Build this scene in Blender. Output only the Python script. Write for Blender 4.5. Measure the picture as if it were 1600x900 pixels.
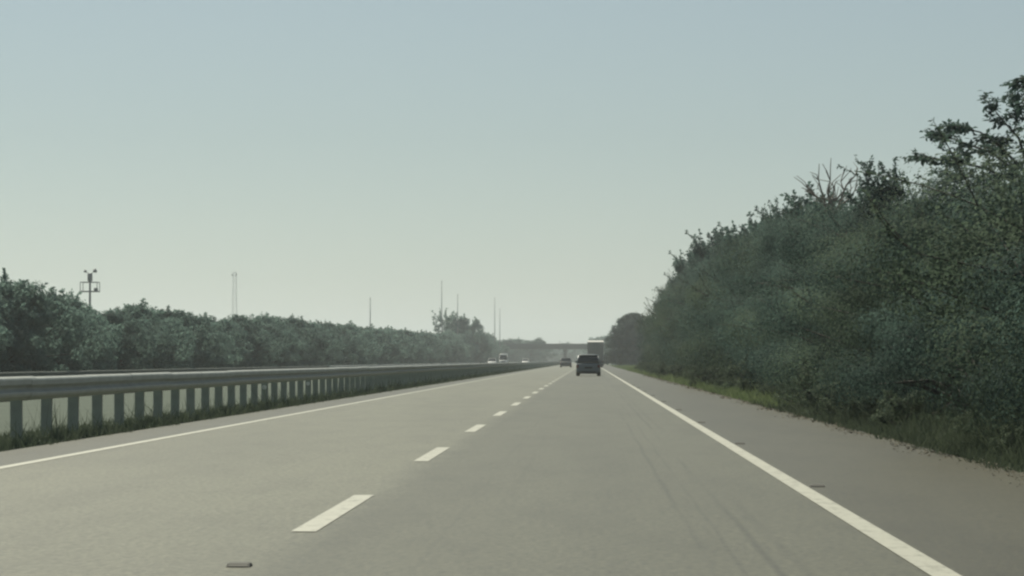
import bpy, math, random
import numpy as np
from mathutils import Vector, Matrix

scene = bpy.context.scene
R = math.radians
for o in list(bpy.data.objects):
    bpy.data.objects.remove(o)

# ------------------------------------------------------------------ camera, sky, sun, exposure
CAM_H, FPX, VPX, VPY = 1.08, 4300.0, 920.0, 563.0          # eye height (m), focal length in photo pixels, vanishing point
cam_data = bpy.data.cameras.new('camera')
cam = bpy.data.objects.new('camera', cam_data)
scene.collection.objects.link(cam)
cam_data.sensor_width = 36.0
cam_data.lens = 36.0 * FPX / 1600.0
cam_data.clip_start = 0.1
cam_data.clip_end = 20000
cam.location = (0, 0, CAM_H)
cam.rotation_euler = (R(90) + math.atan((VPY - 450) / FPX), 0, math.atan((VPX - 800) / FPX))
scene.camera = cam

SUN_AZ, SUN_EL = R(-24), R(50)
world = bpy.data.worlds.new('World')
scene.world = world
world.use_nodes = True
wn, wl = world.node_tree.nodes, world.node_tree.links
sky = wn.new('ShaderNodeTexSky')
sky.sky_type = 'NISHITA'
sky.sun_disc = False
sky.sun_elevation = SUN_EL
sky.sun_rotation = SUN_AZ
sky.altitude = 30
sky.air_density = 1.15
sky.dust_density = 0.15
sky.ozone_density = 2.6
sat = wn.new('ShaderNodeHueSaturation')                     # hazy tropical air: a greyer, slightly green sky, the same in every direction
sat.inputs['Saturation'].default_value = 0.55
tint = wn.new('ShaderNodeMix'); tint.data_type = 'RGBA'; tint.blend_type = 'MULTIPLY'
tint.inputs[0].default_value = 1.0
tint.inputs[7].default_value = (0.90, 1.0, 0.99, 1)
wl.new(sky.outputs[0], sat.inputs['Color']); wl.new(sat.outputs[0], tint.inputs[6])
wl.new(tint.outputs[2], wn['Background'].inputs[0])
wn['Background'].inputs[1].default_value = 0.053

sun_data = bpy.data.lights.new('sun', 'SUN')
sun_data.energy = 4.4
sun_data.angle = R(0.6)
sun_data.color = (1.0, 0.955, 0.78)
sun = bpy.data.objects.new('sun', sun_data)
scene.collection.objects.link(sun)
to_sun = Vector((math.sin(SUN_AZ) * math.cos(SUN_EL), math.cos(SUN_AZ) * math.cos(SUN_EL), math.sin(SUN_EL)))
sun.rotation_euler = to_sun.to_track_quat('Z', 'Y').to_euler()

vs = scene.view_settings
vs.view_transform = 'Standard'
vs.look = 'None'
vs.gamma = 1.0
vs.exposure = 0.12
vs.use_curve_mapping = False

scene.render.engine = 'CYCLES'
cy = scene.cycles
cy.use_denoising = True
cy.max_bounces = 7
cy.diffuse_bounces = 4
cy.glossy_bounces = 2
cy.transmission_bounces = 3
cy.volume_bounces = 1
cy.filter_width = 2.4

# ------------------------------------------------------------------ helpers
def at(px, py, Y):
    """a point at distance Y seen at photo pixel (px, py)"""
    return Vector(((px - VPX) / FPX * Y, Y, CAM_H + (VPY - py) / FPX * Y))

def link(o, parent=None):
    scene.collection.objects.link(o)
    if parent is not None:
        o.parent = parent
    return o

def tag(o, label=None, cat=None, group=None, kind=None):
    for k, v in (('label', label), ('category', cat), ('group', group), ('kind', kind)):
        if v:
            o[k] = v
    return o

def empty(name, loc=(0, 0, 0), rz=0.0):
    o = bpy.data.objects.new(name, None)
    o.empty_display_size = 0.2
    link(o)
    o.location = loc
    o.rotation_euler = (0, 0, rz)
    return o

def copy_tree(o, parent=None):
    c = o.copy()
    link(c, parent)
    for ch in list(o.children):
        copy_tree(ch, c)
    return c

class MB:
    def __init__(s):
        s.v, s.f = [], []
    def add(s, verts, faces):
        n = len(s.v)
        s.v += [tuple(p) for p in verts]
        s.f += [tuple(i + n for i in f) for f in faces]
        return s
    def box(s, x0, x1, y0, y1, z0, z1, b=0.0):
        if b <= 0:
            return s.add([(x0,y0,z0),(x1,y0,z0),(x1,y1,z0),(x0,y1,z0),(x0,y0,z1),(x1,y0,z1),(x1,y1,z1),(x0,y1,z1)],
                         [(0,3,2,1),(4,5,6,7),(0,1,5,4),(1,2,6,5),(2,3,7,6),(3,0,4,7)])
        def ring(z, i):
            a0, a1, c0, c1 = x0 + i, x1 - i, y0 + i, y1 - i
            return [(a0+b,c0,z),(a1-b,c0,z),(a1,c0+b,z),(a1,c1-b,z),(a1-b,c1,z),(a0+b,c1,z),(a0,c1-b,z),(a0,c0+b,z)]
        return s.loft([ring(z0, b * .7), ring(z0 + b, 0), ring(z1 - b, 0), ring(z1, b * .7)])
    def loft(s, rings, caps=True, closed=True):
        n, m = len(rings[0]), len(rings)
        vs_ = [p for r in rings for p in r]
        fs = []
        for i in range(m - 1):
            for j in range(n if closed else n - 1):
                k = (j + 1) % n
                fs.append((i*n+j, i*n+k, (i+1)*n+k, (i+1)*n+j))
        if caps:
            fs.append(tuple(range(n))[::-1])
            fs.append(tuple((m-1)*n + j for j in range(n)))
        return s.add(vs_, fs)
    def tube(s, pts, radii, n=6, caps=True):
        pts = [Vector(p) for p in pts]
        rings = []
        for i, p in enumerate(pts):
            d = (pts[min(i+1, len(pts)-1)] - pts[max(i-1, 0)])
            if d.length < 1e-9:
                d = Vector((0, 0, 1))
            d.normalize()
            u = d.cross(Vector((0, 0, 1)) if abs(d.z) < .9 else Vector((1, 0, 0))).normalized()
            w = d.cross(u)
            r = radii[i] if hasattr(radii, '__len__') else radii
            rings.append([tuple(p + u * (r*math.cos(2*math.pi*j/n)) + w * (r*math.sin(2*math.pi*j/n))) for j in range(n)])
        return s.loft(rings, caps)
    def mesh(s, name, mat, smooth=False):
        me = bpy.data.meshes.new(name)
        me.from_pydata(s.v, [], s.f)
        me.materials.append(mat)
        if smooth:
            me.polygons.foreach_set('use_smooth', [True] * len(me.polygons))
        me.update()
        return me
    def build(s, name, mat, parent=None, smooth=False):
        return link(bpy.data.objects.new(name, s.mesh(name, mat, smooth)), parent)

def quads_mesh(name, V, mat):
    """V: (n,4,3) array of quads"""
    n = len(V)
    me = bpy.data.meshes.new(name)
    me.vertices.add(n * 4)
    me.vertices.foreach_set('co', np.ascontiguousarray(V, dtype=np.float32).ravel())
    me.loops.add(n * 4)
    me.loops.foreach_set('vertex_index', np.arange(n * 4, dtype=np.int32))
    me.polygons.add(n)
    me.polygons.foreach_set('loop_start', np.arange(0, n * 4, 4, dtype=np.int32))
    me.polygons.foreach_set('loop_total', np.full(n, 4, dtype=np.int32))
    me.materials.append(mat)
    me.update()
    me.validate()
    return me

def obj(name, me, parent=None, loc=None):
    o = link(bpy.data.objects.new(name, me), parent)
    if loc is not None:
        o.location = loc
    return o

# ------------------------------------------------------------------ materials
def new_mat(name):
    m = bpy.data.materials.new(name)
    m.use_nodes = True
    return m, m.node_tree.nodes, m.node_tree.links, m.node_tree.nodes['Principled BSDF']

def simple(name, col, rough=.6, metal=0.0, var=.12, scale=6.0, spec=.5, coat=0.0):
    m, n, l, b = new_mat(name)
    tc = n.new('ShaderNodeTexCoord')
    nz = n.new('ShaderNodeTexNoise'); nz.inputs['Scale'].default_value = scale; nz.inputs['Detail'].default_value = 6
    l.new(tc.outputs['Object'], nz.inputs['Vector'])
    mx = n.new('ShaderNodeMix'); mx.data_type = 'RGBA'
    mx.inputs[6].default_value = tuple(c * (1 - var) for c in col) + (1,)
    mx.inputs[7].default_value = tuple(min(1, c * (1 + var)) for c in col) + (1,)
    l.new(nz.outputs[0], mx.inputs[0])
    l.new(mx.outputs[2], b.inputs['Base Color'])
    b.inputs['Roughness'].default_value = rough
    b.inputs['Metallic'].default_value = metal
    b.inputs['Specular IOR Level'].default_value = spec
    if coat:
        b.inputs['Coat Weight'].default_value = coat
        b.inputs['Coat Roughness'].default_value = .08
    return m

def math_node(n, l, op, a, b=None, clamp=False):
    q = n.new('ShaderNodeMath'); q.operation = op; q.use_clamp = clamp
    for i, x in enumerate((a, b)):
        if x is None: continue
        if isinstance(x, (int, float)): q.inputs[i].default_value = x
        else: l.new(x, q.inputs[i])
    return q.outputs[0]

def noise(n, l, vec, scale, detail=4, rough=.55):
    q = n.new('ShaderNodeTexNoise')
    q.inputs['Scale'].default_value = scale; q.inputs['Detail'].default_value = detail; q.inputs['Roughness'].default_value = rough
    l.new(vec, q.inputs['Vector'])
    return q.outputs[0]

def ramp(n, l, fac, p0, p1):
    q = n.new('ShaderNodeMapRange'); q.clamp = True; q.interpolation_type = 'SMOOTHSTEP'
    q.inputs[1].default_value = p0; q.inputs[2].default_value = p1
    l.new(fac, q.inputs[0])
    return q.outputs[0]

def mixc(n, l, fac, a, b):
    q = n.new('ShaderNodeMix'); q.data_type = 'RGBA'
    if isinstance(fac, (int, float)): q.inputs[0].default_value = fac
    else: l.new(fac, q.inputs[0])
    for i, x in ((6, a), (7, b)):
        if isinstance(x, tuple): q.inputs[i].default_value = x + (1,)
        else: l.new(x, q.inputs[i])
    return q.outputs[2]

def scaled(n, l, vec, sx, sy, sz=1.0):
    q = n.new('ShaderNodeMapping'); q.inputs['Scale'].default_value = (sx, sy, sz)
    l.new(vec, q.inputs['Vector'])
    return q.outputs[0]

def asphalt_material():
    m, n, l, b = new_mat('asphalt')
    tc = n.new('ShaderNodeTexCoord'); P = tc.outputs['Object']
    sep = n.new('ShaderNodeSeparateXYZ'); l.new(P, sep.inputs[0]); X = sep.outputs[0]
    wob = math_node(n, l, 'MULTIPLY', math_node(n, l, 'SUBTRACT', noise(n, l, scaled(n, l, P, .3, .25), 1.0, 3), .5), .22)
    Xw = math_node(n, l, 'ADD', X, wob)
    fine = noise(n, l, scaled(n, l, P, 1, .55), 22, 7, .75)
    mid = noise(n, l, scaled(n, l, P, 1.6, .35), 1.0, 6, .6)
    big = noise(n, l, scaled(n, l, P, .5, .05), 1.0, 3)
    lane = (.226, .220, .154); right = (.150, .146, .098); should = (.102, .096, .061); inner = (.124, .120, .084)
    c = mixc(n, l, ramp(n, l, Xw, -1.9, -1.45), lane, right)
    c = mixc(n, l, ramp(n, l, X, 1.78, 1.92), c, should)
    c = mixc(n, l, ramp(n, l, X, -5.92, -6.05), c, inner)
    def dark(c, fac, k):
        q = n.new('ShaderNodeMix'); q.data_type = 'RGBA'; q.blend_type = 'MULTIPLY'
        l.new(fac, q.inputs[0]); l.new(c, q.inputs[6]); q.inputs[7].default_value = (k, k, k, 1)
        return q.outputs[2]
    def stripe(x0, w, amt, nz):
        d = math_node(n, l, 'ABSOLUTE', math_node(n, l, 'SUBTRACT', nz, x0))
        s_ = n.new('ShaderNodeMapRange'); s_.clamp = True; s_.interpolation_type = 'SMOOTHSTEP'
        s_.inputs[1].default_value = w; s_.inputs[2].default_value = 0; s_.inputs[3].default_value = 0; s_.inputs[4].default_value = amt
        l.new(d, s_.inputs[0])
        return s_.outputs[0]
    # joint between the two lanes, mottled; oil drip bands; rubber streaks in the wheel paths
    mott = ramp(n, l, noise(n, l, scaled(n, l, P, 4, 1.4), 1.0, 5, .7), .42, .68)
    c = dark(c, math_node(n, l, 'MULTIPLY', stripe(-1.62, .42, .9, Xw), mott), .78)
    brk = ramp(n, l, noise(n, l, scaled(n, l, P, 2.2, .10), 1.0, 4, .65), .38, .58)
    wob2 = math_node(n, l, 'MULTIPLY', math_node(n, l, 'SUBTRACT', noise(n, l, scaled(n, l, P, .1, .12), 1.0, 2), .5), .10)
    Xs = math_node(n, l, 'ADD', X, wob2)
    for x0, w, a in ((.98, .042, 1.0), (.64, .036, .9), (.80, .026, .7), (1.12, .07, .5), (-.9, .03, .35), (-.62, .05, .25), (-3.0, .04, .3), (-4.6, .04, .3)):
        c = dark(c, math_node(n, l, 'MULTIPLY', stripe(x0, w, a, Xs), brk), .66)
    for x0, w, a in ((0.05, .5, .35), (-3.8, .5, .3)):
        c = dark(c, stripe(x0, w, a, Xw), .9)
    c = dark(c, ramp(n, l, mid, .42, .70), .86)
    c = dark(c, ramp(n, l, noise(n, l, scaled(n, l, P, 5, 2.2), 1.0, 6, .7), .45, .75), .84)
    c = dark(c, ramp(n, l, big, .42, .66), .88)
    c = mixc(n, l, ramp(n, l, fine, .35, .72), c, mixc(n, l, .75, c, (.035, .034, .028)))
    l.new(c, b.inputs['Base Color'])
    b.inputs['Roughness'].default_value = .47
    b.inputs['Specular IOR Level'].default_value = .2
    bp = n.new('ShaderNodeBump'); bp.inputs['Strength'].default_value = .5; bp.inputs['Distance'].default_value = .012
    l.new(fine, bp.inputs['Height']); l.new(bp.outputs[0], b.inputs['Normal'])
    return m

def paint_material():
    m, n, l, b = new_mat('road_paint')
    tc = n.new('ShaderNodeTexCoord'); P = tc.outputs['Object']
    geo = n.new('ShaderNodeNewGeometry'); P = geo.outputs['Position']
    wear = ramp(n, l, noise(n, l, scaled(n, l, P, 3, 1.2), 2.5, 9, .78), .47, .70)
    c = mixc(n, l, wear, (.44, .43, .35), (.21, .205, .155))
    l.new(c, b.inputs['Base Color'])
    b.inputs['Roughness'].default_value = .5
    return m

def grass_ground_material():
    m, n, l, b = new_mat('grass_ground')
    tc = n.new('ShaderNodeTexCoord'); P = tc.outputs['Object']
    a = noise(n, l, P, .35, 6, .65); f = noise(n, l, P, 3.5, 6, .7)
    c = mixc(n, l, ramp(n, l, a, .35, .65), (.080, .102, .076), (.098, .120, .090))
    c = mixc(n, l, ramp(n, l, f, .4, .7), c, (.072, .092, .068))
    l.new(c, b.inputs['Base Color'])
    b.inputs['Roughness'].default_value = .9
    b.inputs['Specular IOR Level'].default_value = .2
    bp = n.new('ShaderNodeBump'); bp.inputs['Strength'].default_value = .8; bp.inputs['Distance'].default_value = .01
    l.new(f, bp.inputs['Height']); l.new(bp.outputs[0], b.inputs['Normal'])
    return m

def leaf_material(name, c0, c1, trans=.3, clump=.6):
    m, n, l, b = new_mat(name)
    geo = n.new('ShaderNodeNewGeometry')
    oi = n.new('ShaderNodeObjectInfo')
    big = noise(n, l, geo.outputs['Position'], clump, 3, .5)
    f = math_node(n, l, 'ADD', math_node(n, l, 'MULTIPLY', geo.outputs['Random Per Island'], .25), math_node(n, l, 'MULTIPLY', ramp(n, l, big, .35, .65), .75))
    c = mixc(n, l, f, c0, c1)
    hs = n.new('ShaderNodeHueSaturation')
    mr = n.new('ShaderNodeMapRange'); mr.inputs[3].default_value = .75; mr.inputs[4].default_value = 1.25
    l.new(oi.outputs['Random'], mr.inputs[0]); l.new(mr.outputs[0], hs.inputs['Value']); l.new(c, hs.inputs['Color'])
    l.new(hs.outputs[0], b.inputs['Base Color'])
    b.inputs['Roughness'].default_value = .8
    b.inputs['Specular IOR Level'].default_value = .08
    tr = n.new('ShaderNodeBsdfTranslucent')
    l.new(hs.outputs[0], tr.inputs['Color'])
    ms = n.new('ShaderNodeMixShader'); ms.inputs[0].default_value = trans
    l.new(b.outputs[0], ms.inputs[1]); l.new(tr.outputs[0], ms.inputs[2])
    l.new(ms.outputs[0], n['Material Output'].inputs['Surface'])
    return m

M = {
    'asphalt': asphalt_material(), 'paint': paint_material(), 'ground': grass_ground_material(),
    'leaf': leaf_material('thicket_leaf', (.066, .108, .092), (.100, .153, .128), .5, .45),
    'leaf_far': leaf_material('distant_leaf', (.128, .196, .168), (.165, .242, .206), .55, .3),  # greens lifted beyond real foliage, a missing haze veil put into the colour
    'leaf_pale': leaf_material('pale_thicket_leaf', (.085, .125, .088), (.135, .182, .128), .5, .5),
    'leaf_shrub': leaf_material('shrub_leaf', (.080, .112, .080), (.125, .160, .105), .32, 1.0),
    'blade': leaf_material('grass_blade', (.105, .135, .088), (.130, .160, .105), .3, .25),
    'blade_verge': leaf_material('verge_grass_blade', (.120, .165, .075), (.175, .212, .105), .4, .4),
    'litter': simple('dry_litter', (.13, .115, .08), .9, 0, .4, 3),
    'bark': simple('bark', (.085, .082, .070), .9, 0, .3, 5),
    'deadwood': simple('dead_wood', (.20, .175, .15), .9, 0, .25, 5),
    'galv': simple('galvanised_steel', (.44, .46, .425), .6, .1, .22, 2.2),
    'galv_post': simple('weathered_post_steel', (.30, .33, .29), .85, 0, .3, 4),
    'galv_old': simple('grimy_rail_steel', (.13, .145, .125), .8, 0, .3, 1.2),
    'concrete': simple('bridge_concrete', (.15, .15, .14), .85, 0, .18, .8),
    'steel': simple('painted_steel', (.16, .17, .17), .55, .4, .15, 2),
    'mast': simple('mast_steel', (.26, .27, .27), .5, .5, .1, 2),
    'tower': simple('tower_steel', (.60, .58, .56), .6, .1, .1, 1),
    'white': simple('white_plastic', (.75, .75, .72), .45, 0, .06, 4),
    'rubber': simple('tyre_rubber', (.025, .025, .026), .85, 0, .2, 10),
    'rim': simple('wheel_rim', (.42, .43, .44), .35, .9, .08, 8),
    'glass': simple('dark_window_glass', (.02, .024, .026), .06, 0, .1, 2, .7),
    'black': simple('black_trim', (.022, .022, .023), .6, 0, .15, 6),
    'taillight': simple('tail_light_red', (.13, .02, .018), .2, 0, .1, 20, .6),
    'headlight': simple('headlight_lens', (.72, .74, .76), .12, .2, .05, 20),
    'plate': simple('plate_black', (.03, .03, .03), .4, 0, .1, 10),
    'amber': simple('stud_reflector', (.15, .145, .12), .65, 0, .1, 20),
    'stud': simple('stud_body', (.10, .098, .085), .8, 0, .2, 30),
}

# ------------------------------------------------------------------ setting: ground, roads
def bend(Y):                       # sideways offset of the motorway: straight, then a slow left bend past the bridge
    return 0.0 if Y < 1020 else -(Y - 1020) ** 2 / 2600.0

YS = [-60, -20] + [10 + 10 * i for i in range(30)] + [320 + 40 * i for i in range(18)] + [1040 + 30 * i for i in range(16)]
def sheet(name, x0, x1, z, mat, ys=YS, parent=None, nx=1, thick=0.0):
    mb = MB()
    k = nx + 1
    vs_ = [(x0 + (x1 - x0) * i / nx + bend(y), y, z) for y in ys for i in range(k)]
    fs = [(a * k + i, a * k + i + 1, (a + 1) * k + i + 1, (a + 1) * k + i) for a in range(len(ys) - 1) for i in range(nx)]
    mb.add(vs_, fs)
    return mb.build(name, mat, parent)

gr = MB().add([(-3000, -300, -.03), (3000, -300, -.03), (3000, 5500, -.03), (-3000, 5500, -.03)], [(0, 1, 2, 3)]).build('ground', M['ground'])
tag(gr, 'green grass ground around the motorway', None, kind='structure')
ROAD_L, ROAD_R = -6.95, 4.15
road = sheet('road', ROAD_L, ROAD_R, 0.0, M['asphalt'], nx=6)
tag(road, 'pale worn asphalt carriageway with two lanes and shoulder', kind='structure')
opp = sheet('opposite_road', -26.6, -15.6, 0.0, M['asphalt'], nx=6)
tag(opp, 'opposite carriageway beyond the median', kind='structure')

def strip_line(x0, x1, name, parent, ys=YS, z=.004):
    return sheet(name, x0, x1, z, M['paint'], ys, parent)
strip_line(1.71, 1.862, 'edge_line', road)
strip_line(-5.97, -5.83, 'edge_line', road)
dash_me = None
for k in range(-1, 84):
    y0 = 17.3 + 12.05 * k
    if dash_me is None:
        dash_me = MB().add([(-.075, 0, 0), (.085, 0, 0), (.085, 4.7, 0), (-.075, 4.7, 0)], [(0, 1, 2, 3)]).mesh('lane_dash', M['paint'])
    if y0 > 1010: break
    obj('lane_dash', dash_me, road, (-1.80, y0, .0045))
strip_line(-25.7, -25.55, 'edge_line', opp)
strip_line(-17.1, -16.95, 'edge_line', opp)
for k in range(0, 60):
    obj('lane_dash', dash_me, opp, (-21.3, 150 + 12.05 * k, .0045))

# road studs
def stud_meshes():
    b = MB()
    b.loft([[(-.055, -.05, 0), (.055, -.05, 0), (.055, .05, 0), (-.055, .05, 0)],
            [(-.05, -.032, .016), (.05, -.032, .016), (.05, .032, .016), (-.05, .032, .016)],
            [(-.042, -.022, .020), (.042, -.022, .020), (.042, .022, .020), (-.042, .022, .020)]])
    r = MB().add([(-.045, -.0475, .004), (.045, -.0475, .004), (.042, -.0375, .0135), (-.042, -.0375, .0135)], [(0, 1, 2, 3)])
    return b.mesh('stud_body', M['stud']), r.mesh('reflector', M['amber'])
stud_b, stud_r = stud_meshes()
def stud(x, y, label, group=None):
    e = empty('road_stud', (x, y, .002))
    tag(e, label, 'road stud', group)
    e.scale = (1.15, 1.3, 1.0)
    obj('housing', stud_b, e); obj('reflector', stud_r, e)
for k in range(9):
    stud(1.95, 23.6 + 12.05 * k, 'road stud nearest the camera just outside the solid edge line' if k == 0 else
         'small dark road stud farther along the solid edge line by the hard shoulder', None if k == 0 else 'road studs beside the shoulder edge line')
for k in range(1):
    stud(-1.83, 14.4 + 12.05 * k, 'pale road stud in the lane line gap before the first dash' if k == 0 else
         'small road stud in a gap between the dashes of the lane line', None if k == 0 else 'road studs between the lane dashes')

# ------------------------------------------------------------------ guardrails
def w_profile():
    return [(.000, .310), (.045, .308), (.074, .288), (.083, .268), (.083, .205), (.020, .172), (.010, .155), (.020, .138),
            (.083, .105), (.083, .075), (.070, .048), (.020, .004), (.000, .000)]
def beam_mesh(L, face=1):
    mb = MB(); pr = w_profile(); n = len(pr); t = .004
    vs_, fs = [], []
    for y in (-.16, L + .16):
        vs_ += [(face * x, y, z) for x, z in pr]
    for y in (-.16, L + .16):
        vs_ += [(face * (x - t), y, z) for x, z in pr]
    for j in range(n - 1):
        fs.append((j, j + 1, n + j + 1, n + j))
        fs.append((2*n + j + 1, 2*n + j, 3*n + j, 3*n + j + 1))
    for base in (0, n):
        for j in range(n - 1):
            fs.append((base + j, 2*n + base + j, 2*n + base + j + 1, base + j + 1))
    return mb.add(vs_, fs).mesh('beam_panel', M['galv'])
def post_mesh():
    mb = MB(); d, w, t = .15, .09, .012        # channel post, web facing along the road
    mb.box(-d/2, d/2, -w/2, -w/2 + t, -.3, .80)
    mb.box(-d/2, -d/2 + t, -w/2 + t, w/2, -.3, .80)
    mb.box(d/2 - t, d/2, -w/2 + t, w/2, -.3, .80)
    return mb.mesh('post', M['galv_post'])
def block_mesh():
    return MB().box(.078, .150, -.05, .05, .555, .80, .008).mesh('spacer_block', M['galv_post'])

def guardrail(xpost, y0, y1, ztop, label, face, detail_to):
    root = empty('guardrail', (xpost, y0, 0))
    tag(root, label, 'guardrail')
    bm4, pm, bk = beam_mesh(4.0, face), post_mesh(), block_mesh()
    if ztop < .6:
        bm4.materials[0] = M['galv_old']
    zb = ztop - .31
    rng = random.Random(int(abs(xpost) * 10))
    n = int((y1 - y0) / 4)
    nd = min(n, int((detail_to - y0) / 4))
    for i in range(nd):
        b = obj('beam_panel', bm4, root, (face * (.15 + .005 * (i % 2)), 4 * i, zb + rng.uniform(-.006, .006)))
        for q in (0, 2):
            p = obj('post', pm, root, (0, 4 * i + q, rng.uniform(-.012, .012) + (ztop - .81)))
            p.rotation_euler = (rng.uniform(-.02, .02), rng.uniform(-.015, .015), rng.uniform(-.06, .06) + (0 if face > 0 else math.pi))
            obj('spacer_block', bk, p)
    if nd < n:                                   # too far to pick apart
        mb = MB(); pr = w_profile(); ys = [4 * i for i in range(nd, n, 6)] + [4 * n]
        mb.loft([[(face * (.15 + x), y, zb + z) for x, z in pr] for y in ys], caps=False, closed=False)
        tag(mb.build('far_beam', M['galv'], root), kind='stuff')
        mb = MB()
        for i in range(nd, n):
            for q in (0, 2):
                mb.box(-.07, .07, 4*i + q - .045, 4*i + q + .045, -.2, ztop - .01)
        tag(mb.build('far_posts', M['galv_post'], root), kind='stuff')
    return root
rail = guardrail(-7.60, 24.40, 905, .865, 'long grey steel guardrail on many posts along the median beside the passing lane', 1, 600)
posts = sorted([c for c in rail.children if c.name.startswith('post')], key=lambda o: o.location.y)
for c in posts:                                  # two pale round delineators low on posts
    yy = c.location.y + 24.40
    if abs(yy - 64.40) < 1.01 and yy < 65 or abs(yy - 74.40) < .9:
        d = MB().tube([(.0, -.052, .40), (.0, -.060, .40)], .055, 12).build('delineator', M['white'], c)
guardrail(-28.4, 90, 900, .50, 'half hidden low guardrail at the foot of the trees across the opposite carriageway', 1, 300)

# ------------------------------------------------------------------ trees
def leaf_quads(rng, P, D, N, L, wid):
    """diamond leaves at P, pointing along D, lying across normal N"""
    D = D / (np.linalg.norm(D, axis=1, keepdims=True) + 1e-9)
    B = np.cross(N, D); B /= (np.linalg.norm(B, axis=1, keepdims=True) + 1e-9)
    Nn = np.cross(D, B)
    L = L[:, None]
    V = np.empty((len(P), 4, 3))
    V[:, 0] = P
    V[:, 1] = P + D * L * .48 + B * L * wid + Nn * L * .10
    V[:, 2] = P + D * L
    V[:, 3] = P + D * L * .48 - B * L * wid + Nn * L * .10
    return V

def make_tree(seed, H, rad, zlow, nclump, per, leaf, csize, mat, sprigs=24, sprig_len=(.5, 1.2), prof=None, limbs=60, bark='bark', flat=.7):
    rs = np.random.RandomState(seed); rng = random.Random(seed)
    prof = prof or (lambda t: math.sin(min(1, .18 + t * .95) * math.pi * .86) ** .7 if t < 1 else 0)
    tips, quads = [], []
    for i in range(nclump):
        t = rng.random() ** .85
        z = zlow + (H - zlow - csize * .6) * t
        r = rad * prof(t) * (rng.random() ** .38)
        a = rng.uniform(0, 2 * math.pi)
        lob = 1 + .24 * math.sin(3 * a + seed) + .18 * math.sin(5 * a + 2 * seed + z)
        c = Vector((r * lob * math.cos(a), r * lob * math.sin(a), z + rng.gauss(0, .15)))
        s = csize * rng.uniform(.55, 1.25)
        tips.append((c, s))
        n = int(per * rng.uniform(.6, 1.3) * (s / csize) ** 1.6)
        g = rs.normal(size=(n, 3)); g /= np.linalg.norm(g, axis=1, keepdims=True)
        rr = rs.uniform(.3, 1.0, (n, 1)) ** .5
        off = g * rr * s * np.array([1, 1, flat])
        P = np.array(c)[None] + off
        outw = P - np.array([0, 0, H * .4]); outw /= np.linalg.norm(outw, axis=1, keepdims=True) + 1e-9
        N = g * .9 + outw * .5 + np.array([0, 0, .35]) + rs.normal(size=(n, 3)) * .22
        N /= np.linalg.norm(N, axis=1, keepdims=True)
        D = rs.normal(size=(n, 3)) + np.array([0, 0, -.5])
        D -= N * np.sum(D * N, axis=1, keepdims=True) * .85
        quads.append(leaf_quads(rs, P, D, N, leaf * rs.uniform(.6, 1.35, n), .30))
    wood = MB()
    base_r = .045 * H * rng.uniform(.8, 1.1) * .6
    top = Vector((rng.uniform(-.1, .1) * H, rng.uniform(-.1, .1) * H, H * .78))
    tr = [Vector((0, 0, -.15)), Vector((rng.gauss(0, .05), rng.gauss(0, .05), H * .18)), top * .5 + Vector((rng.gauss(0, .15), rng.gauss(0, .15), 0)), top]
    wood.tube(tr, [base_r * 1.25, base_r, base_r * .65, base_r * .2], 8)
    limbed = sorted(tips, key=lambda q: rng.random())[:limbs]
    for c, s in limbed:
        f = min(.95, max(.12, (c.z / H) * .75 - .05)); 
        k = f * 3; i = min(2, int(k)); p0 = tr[i].lerp(tr[i + 1], k - i)
        mid = p0.lerp(c, .5) + Vector((rng.gauss(0, .12), rng.gauss(0, .12), rng.uniform(0, .2) * (c - p0).length))
        r0 = base_r * (1 - f) * .5 + .012
        wood.tube([p0, mid, c], [r0, r0 * .55, .008], 5, False)
    # thin shoots that break the outline
    tops = sorted(limbed, key=lambda q: -(q[0].z / H + .35 * math.hypot(q[0].x, q[0].y) / rad))[:max(1, int(len(limbed) * .5))]
    for i in range(sprigs):
        c, s = rng.choice(tops)
        d = Vector((c.x * .5 / rad + rng.gauss(0, .35), c.y * .5 / rad + rng.gauss(0, .35), .8 + rng.gauss(0, .3))).normalized()
        ln = rng.uniform(*sprig_len)
        p0 = c + d * s * .3
        bendv = Vector((rng.gauss(0, .3), rng.gauss(0, .3), -.25)) * ln
        pts = [p0 + d * ln * t + bendv * t * t * .5 for t in (0, .35, .7, 1)]
        wood.tube([c] + pts, [.012, .012, .010, .007, .004], 4, False)
        nl = int(10 + ln * 16 * (.13 / leaf) ** .6)
        ts = rs.uniform(.15, 1.0, nl)
        P = np.array([p0 + d * ln * t + bendv * t * t * .5 for t in ts])
        D = np.array(d)[None] * .5 + rs.normal(size=(nl, 3)) * .7 + np.array([0, 0, -.2])
        N = rs.normal(size=(nl, 3)) + np.array([0, 0, .8])
        quads.append(leaf_quads(rs, P, D, N, leaf * rs.uniform(.7, 1.4, nl), .28))
    V = np.concatenate(quads)
    return wood.mesh('trunk', M[bark], True), quads_mesh('crown', V, mat)

def plant_tree(kind_name, meshes, x, y, H, H0, rz, label, group=None, cat='tree', wide=1.0):
    e = empty(kind_name, (x, y, -.03), rz)
    s = H / H0
    e.scale = (s * wide, s * wide, s)
    tag(e, label, cat, group)
    obj('trunk', meshes[0], e); obj('crown', meshes[1], e)
    return e

rng = random.Random(7)
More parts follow.
